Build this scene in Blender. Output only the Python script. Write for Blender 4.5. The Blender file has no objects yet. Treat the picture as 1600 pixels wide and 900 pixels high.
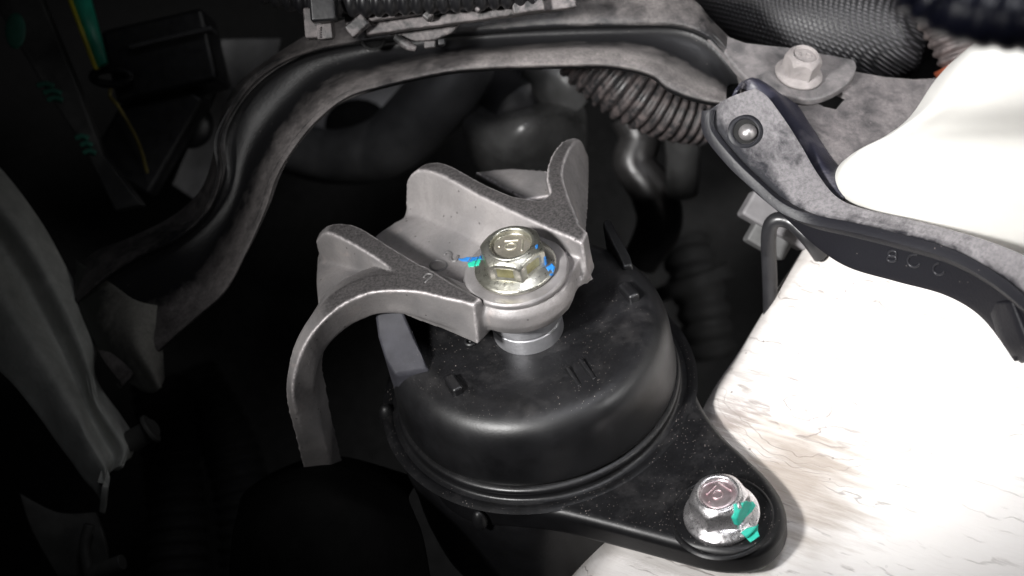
import bpy, bmesh, math, random
from math import sin, cos, pi, radians, sqrt, atan2
from mathutils import Vector, Matrix
from mathutils.geometry import tessellate_polygon
from mathutils.bvhtree import BVHTree
random.seed(4)
S = 0.01                       # everything below is measured in centimetres
scene = bpy.context.scene
COL = scene.collection

# ------------------------------------------------------------------ camera
ELEV, ROLL, FPX, DIST = radians(43.0), radians(12.0), 2462.0, 51.0
fwd = Vector((0, cos(ELEV), -sin(ELEV)))
r0 = Vector((1, 0, 0)); u0 = Vector((0, sin(ELEV), cos(ELEV)))
cr = r0 * cos(ROLL) - u0 * sin(ROLL)
cu = u0 * cos(ROLL) + r0 * sin(ROLL)
CAM = -(fwd * DIST + cr * (25 / FPX * DIST) + cu * (-60 / FPX * DIST))
cam = bpy.data.cameras.new('camera'); camo = bpy.data.objects.new('camera', cam); COL.objects.link(camo)
m = Matrix((cr, cu, -fwd)).transposed().to_4x4(); m.translation = CAM * S
camo.matrix_world = m
cam.sensor_width = 36; cam.lens = FPX / 1600 * 36
cam.clip_start = 0.01; cam.clip_end = 20
cam.dof.use_dof = True; cam.dof.focus_distance = 0.497; cam.dof.aperture_fstop = 9.0; cam.dof.aperture_blades = 7
scene.camera = camo

# ------------------------------------------------------------------ light
w = bpy.data.worlds.new('World'); scene.world = w; w.use_nodes = True
bg = w.node_tree.nodes['Background']; bg.inputs[0].default_value = (0.9, 0.93, 1, 1); bg.inputs[1].default_value = 0.006
def lamp(name, kind, pos, target, power, size, color=(1, 1, 1), **k):
    l = bpy.data.lights.new(name, kind); o = bpy.data.objects.new(name, l); COL.objects.link(o)
    p = Vector(pos) * S; t = Vector(target) * S
    o.location = p; o.rotation_euler = (t - p).to_track_quat('-Z', 'Y').to_euler()
    l.energy = power; l.color = color
    if kind == 'AREA':
        l.shape = 'DISK'; l.size = size * S
    else:
        l.shadow_soft_size = size * S
    for a, b in k.items(): setattr(l, a, b)
    return o
lamp('key_lamp', 'SPOT', (-29, -31, 42), (9.3, 4.2, 1.5), 39, 4.0, (1, .985, .97), spot_size=radians(32.5), spot_blend=1.0)
lamp('overhead_softbox', 'AREA', (14, -14, 56), (11, 0, -2), .12, 20, (.93, .94, 1), spread=radians(50))
lamp('side_fill', 'AREA', (44, -26, 30), (16, 3, 3), .15, 16, (1, .99, .98), spread=radians(34))  # added lamp, narrowed and aimed to brighten the white tank
scene.view_settings.view_transform = 'Standard'; scene.view_settings.look = 'None'
scene.view_settings.exposure = 0.0; scene.view_settings.gamma = 1
scene.cycles.use_denoising = True
scene.cycles.max_bounces = 6
scene.cycles.use_adaptive_sampling = True

# ------------------------------------------------------------------ geometry helpers
def ray(px, py):
    return (fwd + cr * ((px - 800) / FPX) + cu * ((450 - py) / FPX))
def D(px, py, d):              # point at a distance d in front of the lens
    return CAM + ray(px, py) * d
def Z(px, py, z):              # point on the level plane z
    v = ray(px, py); return CAM + v * ((z - CAM.z) / v.z)
def PL(px, py, p0, n):         # point on any plane
    v = ray(px, py); return CAM + v * ((p0 - CAM).dot(n) / v.dot(n))

def new_mesh(verts, faces, dust=None):
    me = bpy.data.meshes.new('m')
    me.from_pydata([tuple(v) for v in verts], [], faces)
    if dust is not None:
        a = me.attributes.new('dust', 'FLOAT', 'POINT')
        a.data.foreach_set('value', dust)
    return me
def wloc(o):
    v = Vector((0, 0, 0))
    while o is not None: v += o.location; o = o.parent
    return v
def link(name, me, mat, parent=None, smooth=True, **tags):
    me.name = name
    off = wloc(parent) if parent is not None else None
    if off is None:
        c = sum((v.co for v in me.vertices), Vector()) / max(1, len(me.vertices)) * S
        off = Vector((0, 0, 0)); base = c
    else:
        base = Vector((0, 0, 0))
    for v in me.vertices: v.co = v.co * S - off - base
    if smooth:
        me.shade_smooth()
    if mat: me.materials.append(mat)
    o = bpy.data.objects.new(name, me); COL.objects.link(o)
    o.location = base
    if parent is not None: o.parent = parent
    for k, v in tags.items(): o[k] = v
    return o
def thing(name, loc, label, cat, group=None):
    o = bpy.data.objects.new(name, None); COL.objects.link(o); o.location = Vector(loc) * S
    o.empty_display_size = .01
    o['label'] = label; o['category'] = cat
    if group: o['group'] = group
    return o
def cr_eval(pts, n):           # resample a Catmull-Rom line evenly
    dense = []
    N = len(pts)
    for i in range(N - 1):
        p0, p1, p2, p3 = pts[max(i - 1, 0)], pts[i], pts[i + 1], pts[min(i + 2, N - 1)]
        for k in range(12):
            t = k / 12
            dense.append(tuple(.5 * (2 * b + (c - a) * t + (2 * a - 5 * b + 4 * c - d) * t * t + (3 * b - a - 3 * c + d) * t ** 3)
                               for a, b, c, d in zip(p0, p1, p2, p3)))
    dense.append(tuple(pts[-1]))
    L = [0]
    for a, b in zip(dense, dense[1:]): L.append(L[-1] + sqrt(sum((x - y) ** 2 for x, y in zip(a, b))))
    out = []; j = 0
    for i in range(n):
        s = L[-1] * i / (n - 1)
        while j < len(L) - 2 and L[j + 1] < s: j += 1
        t = (s - L[j]) / max(1e-9, L[j + 1] - L[j]); t = min(1, max(0, t))
        out.append(tuple(x + (y - x) * t for x, y in zip(dense[j], dense[j + 1])))
    return out
def V3(rows): return [[Vector(p) for p in r] for r in rows]
def grid_surf(rows, n=60, sub=3, dust=None, smooth_across=True):
    """rows: lists of 3D points; returns verts, faces, dust"""
    R = [[Vector(p) for p in cr_eval([tuple(q) for q in r], n)] for r in rows]
    m_ = len(R); cols = []; dv = []
    for i in range(n):
        pts = [R[j][i] for j in range(m_)]; line = []
        for j in range(m_ - 1):
            for k in range(sub):
                t = k / sub
                if smooth_across:
                    a, b, c, d = pts[max(j - 1, 0)], pts[j], pts[j + 1], pts[min(j + 2, m_ - 1)]
                    q = .5 * (2 * b + (c - a) * t + (2 * a - 5 * b + 4 * c - d) * t * t + (3 * b - a - 3 * c + d) * t ** 3)
                else: q = pts[j].lerp(pts[j + 1], t)
                line.append(q)
                if dust: dv.append(dust[j] * (1 - t) + dust[j + 1] * t)
        line.append(pts[-1])
        if dust: dv.append(dust[-1])
        cols.append(line)
    w_ = len(cols[0]); verts = [p for l in cols for p in l]
    faces = [(i * w_ + j, (i + 1) * w_ + j, (i + 1) * w_ + j + 1, i * w_ + j + 1) for i in range(n - 1) for j in range(w_ - 1)]
    return verts, faces, (dv or None)
def sheet(name, rows, mat, parent=None, n=60, sub=3, dust=None, thick=.2, smooth_across=True, toward=True, along=None, **tags):
    v, f, dv = grid_surf(rows, n, sub, dust, smooth_across)
    if along:
        w_ = len(v) // n; dv = [d + along((i // w_) / (n - 1)) for i, d in enumerate(dv)]
    # make the normals face the lens, then thicken away from it
    nn = (v[f[len(f) // 2][1]] - v[f[len(f) // 2][0]]).cross(v[f[len(f) // 2][3]] - v[f[len(f) // 2][0]])
    if nn.dot(CAM - v[f[len(f) // 2][0]]) < 0: f = [q[::-1] for q in f]
    me = new_mesh(v, f, dv); w_ = len(v) // n; mid = w_ // 2
    lu = [0.0]
    for i in range(1, n): lu.append(lu[-1] + (v[i * w_ + mid] - v[(i - 1) * w_ + mid]).length)
    lw = (v[(n // 2) * w_ + w_ - 1] - v[(n // 2) * w_]).length
    fl = me.attributes.new('flow', 'FLOAT_VECTOR', 'POINT')
    fl.data.foreach_set('vector', [c for i in range(n) for j in range(w_) for c in (lu[i], lw * j / (w_ - 1), 0.0)])
    o = link(name, me, mat, parent, **tags)
    if thick:
        s = o.modifiers.new('thick', 'SOLIDIFY'); s.thickness = thick * S; s.offset = -1
        if thick > .15:
            b = o.modifiers.new('b', 'BEVEL'); b.width = min(.06, thick * .3) * S; b.segments = 2; b.limit_method = 'ANGLE'; b.angle_limit = radians(50)
    return o
def prism_mesh(top, bottom, holes_t=(), holes_b=()):
    loops_t = [list(top)] + [list(h) for h in holes_t]; loops_b = [list(bottom)] + [list(h) for h in holes_b]
    verts = []; faces = []; starts = []
    for lt, lb in zip(loops_t, loops_b):
        starts.append((len(verts), len(lt))); verts += lt; verts += lb
    tri = tessellate_polygon([[Vector(p) for p in l] for l in loops_t])
    idx = []
    for (s, n) in starts: idx += [s + i for i in range(n)]
    idb = []
    for (s, n) in starts: idb += [s + n + i for i in range(n)]
    if len(loops_t) == 1:
        faces.append(tuple(idx)); faces.append(tuple(reversed(idb)))
    else:
        for t in tri:
            faces.append(tuple(idx[k] for k in t)); faces.append(tuple(idb[k] for k in reversed(t)))
    for (s, n) in starts:
        for i in range(n):
            j = (i + 1) % n
            faces.append((s + i, s + n + i, s + n + j, s + j))
    return verts, faces
def fixnormals(me):
    bm = bmesh.new(); bm.from_mesh(me); bmesh.ops.recalc_face_normals(bm, faces=bm.faces); bm.to_mesh(me); bm.free()
def solid(name, verts, faces, mat, parent=None, bevel=0, seg=3, ang=35, sm=True, **tags):
    me = new_mesh(verts, faces); fixnormals(me)
    o = link(name, me, mat, parent, smooth=sm, **tags)
    if bevel:
        b = o.modifiers.new('b', 'BEVEL'); b.width = bevel * S; b.segments = seg; b.limit_method = 'ANGLE'; b.angle_limit = radians(ang)
        b.harden_normals = False
        o.modifiers.new('wn', 'WEIGHTED_NORMAL')
    return o
def frame_of(axis, xdir=None):
    z = Vector(axis).normalized(); x = Vector(xdir) if xdir is not None else Vector((1, 0, 0))
    x = (x - z * x.dot(z)).normalized(); return x, z.cross(x), z
def revolve(profile, c=(0, 0, 0), axis=(0, 0, 1), n=64, rfun=None, xdir=None, cap=True, arc=None):
    """profile: [(r, z)]"""
    x, y, z = frame_of(axis, xdir); c = Vector(c); verts = []; faces = []
    for (r, h) in profile:
        for i in range(n):
            a = 2 * pi * i / n; rr = rfun(r, h, a) if rfun else r
            verts.append(c + x * (rr * cos(a)) + y * (rr * sin(a)) + z * h)
    m_ = len(profile)
    for j in range(m_ - 1):
        for i in range(n):
            k = (i + 1) % n
            faces.append((j * n + i, j * n + k, (j + 1) * n + k, (j + 1) * n + i))
    if cap:
        faces.append(tuple(range(n))[::-1]); faces.append(tuple((m_ - 1) * n + i for i in range(n)))
    return verts, faces
def tube(path, rad, n=20, k=80, rib=None, close=True):
    """path of 3D points, rad number or list per path point, rib=(pitch, depth)"""
    rr = rad if isinstance(rad, (list, tuple)) else [rad] * len(path)
    P = cr_eval([tuple(p) + (q,) for p, q in zip(path, rr)], k)
    pts = [Vector(p[:3]) for p in P]; R = [p[3] for p in P]
    verts = []; faces = []; up = None; s = 0
    for i, p in enumerate(pts):
        t = (pts[min(i + 1, k - 1)] - pts[max(i - 1, 0)]).normalized()
        if up is None:
            up = t.cross(Vector((0.3, .2, 1))).normalized()
        up = (up - t * up.dot(t)).normalized(); sd = t.cross(up)
        if i: s += (p - pts[i - 1]).length
        r = R[i]
        if rib: r = r - rib[1] * (0.5 - 0.5 * cos(2 * pi * s / rib[0])) ** 1.5
        for j in range(n):
            a = 2 * pi * j / n
            verts.append(p + up * (r * cos(a)) + sd * (r * sin(a)))
    for i in range(k - 1):
        for j in range(n):
            q = (j + 1) % n
            faces.append((i * n + j, i * n + q, (i + 1) * n + q, (i + 1) * n + j))
    if close:
        faces.append(tuple(range(n))[::-1]); faces.append(tuple((k - 1) * n + j for j in range(n)))
    return verts, faces
def merge(*vf):
    V, F = [], []
    for v, f in vf:
        b = len(V); V += list(v); F += [tuple(i + b for i in q) for q in f]
    return V, F
def box(c, size, ax=None):
    x, y, z = ax or (Vector((1, 0, 0)), Vector((0, 1, 0)), Vector((0, 0, 1))); c = Vector(c)
    v = [c + x * (sx * size[0] / 2) + y * (sy * size[1] / 2) + z * (sz * size[2] / 2) for sz in (-1, 1) for sy in (-1, 1) for sx in (-1, 1)]
    return v, [(0, 1, 3, 2), (4, 6, 7, 5), (0, 4, 5, 1), (2, 3, 7, 6), (0, 2, 6, 4), (1, 5, 7, 3)]
def blob(c, rx, ry, rz, ax=None, n=20, k=12):
    x, y, z = ax or (Vector((1, 0, 0)), Vector((0, 1, 0)), Vector((0, 0, 1))); c = Vector(c); v = []; f = []
    for j in range(1, k):
        t = pi * j / k
        for i in range(n):
            a = 2 * pi * i / n
            v.append(c + x * (rx * sin(t) * cos(a)) + y * (ry * sin(t) * sin(a)) + z * (rz * cos(t)))
    for j in range(k - 2):
        for i in range(n):
            q = (i + 1) % n; f.append((j * n + i, (j + 1) * n + i, (j + 1) * n + q, j * n + q))
    f.append(tuple(range(n))); f.append(tuple((k - 2) * n + i for i in range(n))[::-1])
    return v, f
CAMAX = (cr, cu, -fwd)
def evaluated_bvh(objs):
    dg = bpy.context.evaluated_depsgraph_get(); V = []; F = []
    for o in objs:
        e = o.evaluated_get(dg); me = e.to_mesh(); mw = o.matrix_world; b = len(V)
        V += [mw @ v.co / S for v in me.vertices]; F += [tuple(i + b for i in p.vertices) for p in me.polygons]
        e.to_mesh_clear()
    return BVHTree.FromPolygons(V, F)
def inpoly(x, y, poly):
    c = False
    for i in range(len(poly)):
        x1, y1 = poly[i]; x2, y2 = poly[i - 1]
        if (y1 > y) != (y2 > y) and x < (x2 - x1) * (y - y1) / (y2 - y1) + x1: c = not c
    return c
def paint_patch(name, poly, bvh, mat, parent, th=.012, step=1.1, label=None):
    """a thin dab of paint lying on the surface: its outline is dropped on the mesh below"""
    xs = [p[0] for p in poly]; ys = [p[1] for p in poly]
    nx = int((max(xs) - min(xs)) / step) + 2; ny = int((max(ys) - min(ys)) / step) + 2
    V = []; idx = {}
    def vert(i, j):
        if (i, j) in idx: return idx[(i, j)]
        px = min(xs) + i * step; py = min(ys) + j * step
        h, nrm, _, _ = bvh.ray_cast(CAM, ray(px, py).normalized())
        if h is None: idx[(i, j)] = None; return None
        if nrm.dot(CAM - h) < 0: nrm = -nrm
        V.append(h + nrm * th); idx[(i, j)] = len(V) - 1
        return len(V) - 1
    F = []
    for i in range(nx):
        for j in range(ny):
            if inpoly(min(xs) + (i + .5) * step, min(ys) + (j + .5) * step, poly):
                q = [vert(i, j), vert(i, j + 1), vert(i + 1, j + 1), vert(i + 1, j)]
                if None in q: continue
                e = max((V[a] - V[b]).length for a, b in zip(q, q[1:] + q[:1]))
                if e > step / 48 * 6: continue
                F.append(tuple(q))
    if not F: print('EMPTY PATCH', name, poly[0]); return
    me = new_mesh(V, F); fixnormals(me)
    o = link(name, me, mat, parent)
    s = o.modifiers.new('t', 'SOLIDIFY'); s.thickness = th * 1.4 * S; s.offset = 0
    if label: o['label'] = label
    return o
def strokes(lines, r, n=8):
    return merge(*[tube(l, r, n, max(6, len(l) * 5)) for l in lines])

# ------------------------------------------------------------------ materials
class NT:
    def __init__(s, name):
        s.m = bpy.data.materials.new(name); s.m.use_nodes = True; s.t = s.m.node_tree; s.n = s.t.nodes
        s.b = s.n['Principled BSDF']; s.tc = s.n.new('ShaderNodeTexCoord').outputs['Object']
    def __call__(s, kind, **k):
        nd = s.n.new('ShaderNode' + kind)
        for a, b in k.items():
            if a.startswith('_'): setattr(nd, a[1:], b)
            else:
                i = nd.inputs[int(a[1:])] if a[0] == 'i' and a[1:].isdigit() else nd.inputs[a]
                if isinstance(b, bpy.types.NodeSocket): s.t.links.new(b, i)
                else: i.default_value = b
        return nd
    def noise(s, scale, detail=6, rough=.55, dist=0, vec=None, out='Fac'):
        nd = s('TexNoise', Scale=scale / S if vec is None else scale, Detail=detail, Roughness=rough, Distortion=dist, Vector=vec or s.tc)
        return nd.outputs[out]
    def ramp(s, fac, *stops):
        nd = s('ValToRGB', Fac=fac); e = nd.color_ramp.elements
        while len(e) > 1: e.remove(e[-1])
        for i, (p, c) in enumerate(stops):
            q = e[0] if i == 0 else e.new(p)
            q.position = p; q.color = (c[0], c[1], c[2], 1) if isinstance(c, (tuple, list)) else (c, c, c, 1)
        return nd.outputs['Color']
    def mix(s, f, a, b, bt='MIX'):
        nd = s('Mix', _data_type='RGBA', _blend_type=bt)
        for i, v in ((0, f), (6, a), (7, b)):
            if isinstance(v, bpy.types.NodeSocket): s.t.links.new(v, nd.inputs[i])
            else: nd.inputs[i].default_value = v if i == 0 else ((v[0], v[1], v[2], 1) if isinstance(v, (tuple, list)) else (v, v, v, 1))
        return nd.outputs[2]
    def math(s, op, a, b=0.0, clamp=False):
        nd = s('Math', _operation=op, _use_clamp=clamp)
        for i, v in ((0, a), (1, b)):
            if isinstance(v, bpy.types.NodeSocket): s.t.links.new(v, nd.inputs[i])
            else: nd.inputs[i].default_value = v
        return nd.outputs[0]
    def set(s, **k):
        for a, v in k.items():
            i = s.b.inputs[a.replace('_', ' ')]
            if isinstance(v, bpy.types.NodeSocket): s.t.links.new(v, i)
            else: i.default_value = (v[0], v[1], v[2], 1) if isinstance(v, (tuple, list)) and len(v) == 3 else v
        return s.m
    def bump(s, h, dist, strength=1, prev=None):
        k = dict(Height=h, Distance=dist * S, Strength=strength)
        if prev is not None: k['Normal'] = prev
        o = s('Bump', **k).outputs[0]
        s.t.links.new(o, s.b.inputs['Normal']); return o
    def specks(s, cell, size, dens):
        """little dust grains: 1 inside a grain"""
        v = s('TexVoronoi', Scale=1 / (cell * S), Vector=s.tc, Randomness=1.0)
        d = s.math('LESS_THAN', v.outputs['Distance'], size)
        sep = s('SeparateColor', Color=v.outputs['Color'])
        return s.math('MULTIPLY', d, s.math('LESS_THAN', sep.outputs[0], dens))
def M_flat(name, c, rough=.5, metal=0, spec=.5, var=.25, scale=1.2, bump=.01, fine=6):
    t = NT(name); n1 = t.noise(scale); c2 = tuple(x * (1 - var) for x in c); c3 = tuple(min(1, x * (1 + var)) for x in c)
    t.set(Base_Color=t.ramp(n1, (.3, c2), (.7, c3)), Metallic=metal, Specular_IOR_Level=spec,
          Roughness=t.ramp(t.noise(scale * 2.3), (.3, max(0, rough - .08)), (.7, min(1, rough + .1))))
    if bump: t.bump(t.noise(fine), bump, .6)
    return t.m
def M_cast():
    t = NT('cast_aluminium'); n1 = t.noise(.5, 5); n2 = t.noise(4, 8, .7); n3 = t.noise(1.4, 6, .65, .6)
    c = t.ramp(n1, (.3, (.165, .16, .162)), (.7, (.35, .328, .322)))
    c = t.mix(t.ramp(n2, (.43, 0.0), (.68, .42)), c, (.13, .122, .12))
    c = t.mix(t.ramp(n3, (.60, 0.0), (.72, .45)), c, (.42, .36, .34))
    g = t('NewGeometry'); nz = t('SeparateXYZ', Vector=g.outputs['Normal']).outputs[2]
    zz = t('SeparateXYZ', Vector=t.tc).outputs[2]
    # the rib tops are coloured darker and grittier than the rest
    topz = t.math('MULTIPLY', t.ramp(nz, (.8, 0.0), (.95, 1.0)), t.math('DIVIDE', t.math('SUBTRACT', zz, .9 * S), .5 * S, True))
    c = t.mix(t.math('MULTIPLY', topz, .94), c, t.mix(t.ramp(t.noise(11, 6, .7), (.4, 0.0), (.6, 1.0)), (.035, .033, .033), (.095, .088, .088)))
    worn = t.ramp(g.outputs['Pointiness'], (.512, 0.0), (.545, 1.0))
    c = t.mix(t.math('MULTIPLY', worn, .85), c, t.mix(t.ramp(n2, (.42, 0.0), (.55, 1.0)), (.30, .28, .28), (.62, .58, .58)))
    c = t.mix(t.math('MULTIPLY', t.specks(.22, .17, .12), .7), c, (.05, .045, .045))
    t.set(Base_Color=c, Metallic=.45, Roughness=t.ramp(n2, (.3, .46), (.7, .66)))
    b = t.bump(t.noise(14, 4, .6), .012, .5); t.bump(n2, .035, .35, b); return t.m
def M_dusty(name, black=(.012, .012, .014), dustc=(.25, .22, .215), lo=.42, hi=.62, sc=1.0, attr=True, grit=.5, rough=.38, orange=False, flow=False, spec=.5):
    t = NT(name); n1 = t.noise(sc, 8, .68, .5); n2 = t.noise(9, 5, .7); n3=t.noise(.33,4,.5)
    if flow:
        fv = t('Attribute', _attribute_name='flow').outputs['Vector']
        fm = t('Mapping', Vector=fv, Scale=(.30, 1.5, 1.0)).outputs[0]
        fn = t('TexNoise', Scale=1.1, Detail=8, Roughness=.65, Distortion=.3, Vector=fm).outputs['Fac']
        n1 = t.math('ADD', t.math('MULTIPLY', n1, .45), t.math('MULTIPLY', fn, .55))
    f = n1
    if attr:
        a = t('Attribute', _attribute_name='dust').outputs['Fac']
        f = t.math('ADD', t.math('MULTIPLY', t.math('SUBTRACT', n1, .5), .8), a)
        f = t.math('ADD', f, t.math('MULTIPLY', t.math('SUBTRACT', n3, .5), .5))
    f = t.ramp(f, (lo, 0.0), (hi, 1.0))
    f = t.math('MULTIPLY', f, t.ramp(n2, (.25, 1 - grit), (.6, 1.0)))
    dc = t.mix(t.noise(2.2), tuple(x * .72 for x in dustc), tuple(min(1, x * 1.2) for x in dustc))
    c = t.mix(f, black, dc)
    c = t.mix(t.math('MULTIPLY', t.specks(.16, .12, .06), .5), c, (.24, .21, .2))
    if orange:
        o = t.ramp(t.noise(1.6, 3), (.68, 0.0), (.74, .8)); c = t.mix(t.math('MULTIPLY', o, f), c, (.35, .14, .08))
    t.set(Base_Color=c, Roughness=t.mix(f, rough, .85), Specular_IOR_Level=spec)
    b = t.bump(t.noise(12, 4), .012, .5); t.bump(t.math('ADD', n1, n2), .02, .45, b); return t.m
def M_rubber(name='black_rubber', speck=.10, rough=.42, base=.013, tint=(1, 1, 1.12), spec=.5):
    t = NT(name); n = t.noise(.45, 4); zz = t('SeparateXYZ', Vector=t('NewGeometry').outputs['Normal']).outputs[2]
    c = t.ramp(t.noise(.8, 7, .65), (.35, tuple(base * .75 * x for x in tint)), (.7, tuple(base * 1.7 * x for x in tint)))
    up = t.ramp(zz, (.75, 0.0), (.97, 1.0))
    clus = t.ramp(t.noise(.35, 3), (.38, .15), (.62, 1.0))
    for cell, size, den in ((.062, .20, speck * 1.2), (.11, .16, speck * .8)):
        c = t.mix(t.math('MULTIPLY', t.math('MULTIPLY', t.specks(cell, size, den), up), clus), c, (.25, .22, .205))
    c = t.mix(t.math('MULTIPLY', t.math('MULTIPLY', t.ramp(t.noise(1.1, 6, .7), (.5, 0.0), (.8, .12)), up), 1), c, (.2, .19, .19))
    t.set(Base_Color=c, Roughness=t.ramp(n, (.3, rough - .06), (.7, rough + .12)), Specular_IOR_Level=spec)
    b = t.bump(t.noise(.9, 5, .55), .04, .3); t.bump(t.noise(16, 3), .006, .5, b); return t.m
def M_zinc(name, c1, c2, rough=.24, pink=None, grime=.55):
    t = NT(name); n = t.noise(1.3, 5, .6); n2 = t.noise(7, 6, .7)
    c = t.ramp(n, (.35, c1), (.65, c2)); c = t.mix(t.ramp(n2, (.5, 0.0), (.75, grime)), c, tuple(x * .35 for x in c1))
    if pink: c = t.mix(t.ramp(t.noise(.9, 4), (.45, 0.0), (.6, .7)), c, pink)
    t.set(Base_Color=c, Metallic=.92, Roughness=t.ramp(n2, (.3, rough), (.75, rough + .28)))
    b = t.bump(n, .02, .5); t.bump(t.noise(18, 4), .008, .6, b); return t.m
def M_white():
    t = NT('brushed_white_paint')
    A = cr * cos(radians(17)) - cu * sin(radians(17)); B = cu * cos(radians(17)) + cr * sin(radians(17))
    geo = t('NewGeometry').outputs['Position']            # metres, fixed to the place
    def dot(v, o): return t('VectorMath', _operation='DOT_PRODUCT', i0=t('VectorMath', _operation='SUBTRACT', i0=geo, i1=tuple(o)).outputs[0], i1=tuple(v)).outputs['Value']
    K = D(1252, 640, 52.0) * S
    u = t.math('DIVIDE', dot(A, K), S); v = t.math('DIVIDE', dot(B, K), S)          # centimetres from the knot
    wn = t('TexNoise', Scale=.45 / S, Detail=3, Roughness=.5, Vector=geo).outputs['Color']
    ws = t('SeparateColor', Color=wn)
    u2 = t.math('ADD', u, t.math('MULTIPLY', t.math('SUBTRACT', ws.outputs[0], .5), 1.2))
    v2 = t.math('ADD', v, t.math('MULTIPLY', t.math('SUBTRACT', ws.outputs[1], .5), 1.5))
    r = t.math('SQRT', t.math('ADD', t.math('POWER', t.math('ABSOLUTE', t.math('MULTIPLY', u2, .62)), 2.0), t.math('POWER', t.math('ABSOLUTE', v2), 2.0)))
    near = t.ramp(t.math('DIVIDE', r, 3.0), (.25, 1.0), (.75, 0.0))
    field = t.math('ADD', t.math('MULTIPLY', r, near), t.math('MULTIPLY', v2, t.math('SUBTRACT', 1.0, near)))
    gv = t('CombineXYZ', X=t.math('MULTIPLY', u, .17), Y=t.math('MULTIPLY', v, 1.5), Z=0.0).outputs[0]
    n1 = t('TexNoise', Scale=1.3, Detail=7, Roughness=.65, Vector=gv).outputs['Fac']
    n2 = t('TexNoise', Scale=.45, Detail=5, Roughness=.6, Vector=gv).outputs['Fac']
    n3 = t('TexNoise', Scale=5.0, Detail=6, Roughness=.7, Vector=gv).outputs['Fac']
    ph = t.math('FRACT', t.math('ADD', t.math('MULTIPLY', field, 2.3), t.math('MULTIPLY', n2, 3.0)))
    line = t.ramp(t.math('ABSOLUTE', t.math('SUBTRACT', ph, .5)), (.0, 1.0), (.035, .8), (.085, 0.0))
    ph2 = t.math('FRACT', t.math('ADD', t.math('MULTIPLY', field, 5.1), t.math('MULTIPLY', n1, 2.4)))
    line2 = t.ramp(t.math('ABSOLUTE', t.math('SUBTRACT', ph2, .5)), (.0, .7), (.11, 0.0))
    g1 = t.ramp(n1, (.50, 0.0), (.57, 1.0)); g2 = t.ramp(n2, (.53, 0.0), (.62, 1.0))
    g1 = t.math('MAXIMUM', g1, t.math('MULTIPLY', near, .85)); left = t.ramp(t.math('DIVIDE', u, 14.0), (0.0, 1.0), (.45, .35))
    brk = t.ramp(n3, (.34, 0.0), (.50, 1.0))
    line = t.math('MULTIPLY', t.math('MULTIPLY', line, g1), brk)
    line2 = t.math('MULTIPLY', t.math('MULTIPLY', line2, g2), brk)
    a = t('Attribute', _attribute_name='dust').outputs['Fac']
    dirt = t.math('MULTIPLY', t.ramp(t.math('ADD', t.math('MULTIPLY', n1, .5), t.math('MULTIPLY', t.noise(.35, 6, .65, .6), .6)), (.42, 0.0), (.68, 1.0)), a, True)
    Kd = D(1240, 745, 50) * S; Kd2 = D(1135, 660, 52) * S
    st = t('VectorMath', _operation='DISTANCE', i0=geo, i1=tuple(Kd)).outputs['Value']; st2 = t('VectorMath', _operation='DISTANCE', i0=geo, i1=tuple(Kd2)).outputs['Value']
    stain = t.ramp(t.math('ADD', t.math('DIVIDE', st, 3.4 * S), t.math('MULTIPLY', t.math('SUBTRACT', n1, .5), 2.2)), (.25, .85), (.85, 0.0))
    stain2 = t.ramp(t.math('ADD', t.math('DIVIDE', st2, 1.8 * S), t.math('MULTIPLY', t.math('SUBTRACT', n3, .5), 2.0)), (.2, .6), (.7, 0.0))
    c = t.mix(t.math('MULTIPLY', dirt, .5), (.78, .755, .735), (.32, .27, .235))
    c = t.mix(stain, c, t.mix(n3, (.22, .17, .13), (.50, .44, .39)))
    c = t.mix(stain2, c, (.12, .085, .07))
    c = t.mix(t.math('MULTIPLY', line, t.math('MULTIPLY', left, .6)), c, (.10, .075, .065))
    c = t.mix(t.math('MULTIPLY', line2, t.math('MULTIPLY', left, .4)), c, (.30, .23, .20))
    c = t.mix(t.math('MULTIPLY', t.specks(.3, .16, .07), t.math('MULTIPLY', a, .8)), c, (.06, .045, .04))
    t.set(Base_Color=c, Roughness=.55, Specular_IOR_Level=.35)
    b = t.bump(t.math('ADD', n1, t.math('MULTIPLY', n3, .4)), .09, .5); t.bump(t.math('SUBTRACT', 1.0, line), .05, .5, b); return t.m
# ================================================================== materials used
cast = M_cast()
rubber = M_rubber(base=.006, rough=.39, spec=.58)
black_plate = M_rubber('black_satin_paint', speck=.16, rough=.38, base=.005, spec=.36)
grey_rubber = M_rubber('grey_sheen_rubber', speck=.05, spec=.25, rough=.6, base=.03, tint=(1, 1, 1.2))
zinc_yellow = M_zinc('yellow_zinc', (.36, .355, .30), (.55, .54, .49), .2, grime=.45)
zinc_dish = M_zinc('dull_zinc_dish', (.30, .28, .23), (.42, .39, .34), .5)
zinc_pane = M_zinc('gold_zinc_facet', (.30, .28, .14), (.42, .40, .24), .3)
zinc_white = M_zinc('bright_zinc', (.66, .64, .65), (.80, .78, .79), .16, grime=.25)
zinc_pink = M_zinc('pinkish_zinc', (.62, .52, .53), (.76, .68, .69), .3, pink=(.42, .24, .27))
washer_m = M_flat('dull_washer_steel', (.30, .285, .285), .5, .6, bump=.02, fine=9)
spacer_m = M_flat('spacer_steel', (.42, .42, .44), .42, .7, bump=.02, fine=8)
dusty = M_dusty('dusty_black_steel', black=(.010, .010, .011), dustc=(.185, .168, .163), sc=1.7, lo=.36, hi=.66, grit=.6, flow=True)
dusty_plain = M_dusty('dusty_grey_steel', black=(.03, .03, .032), dustc=(.16, .145, .145), lo=.34, hi=.66, sc=1.6, attr=True)
arm_m = M_dusty('worn_black_arm', black=(.010, .010, .013), dustc=(.20, .19, .196), lo=.44, hi=.59, sc=1.9, rough=.45, grit=.55, flow=True, spec=.3)
bolt_dust = M_flat('dust_caked_bolt', (.235, .215, .21), .8, .1, bump=.05, fine=7)
white_m = M_white()
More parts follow.
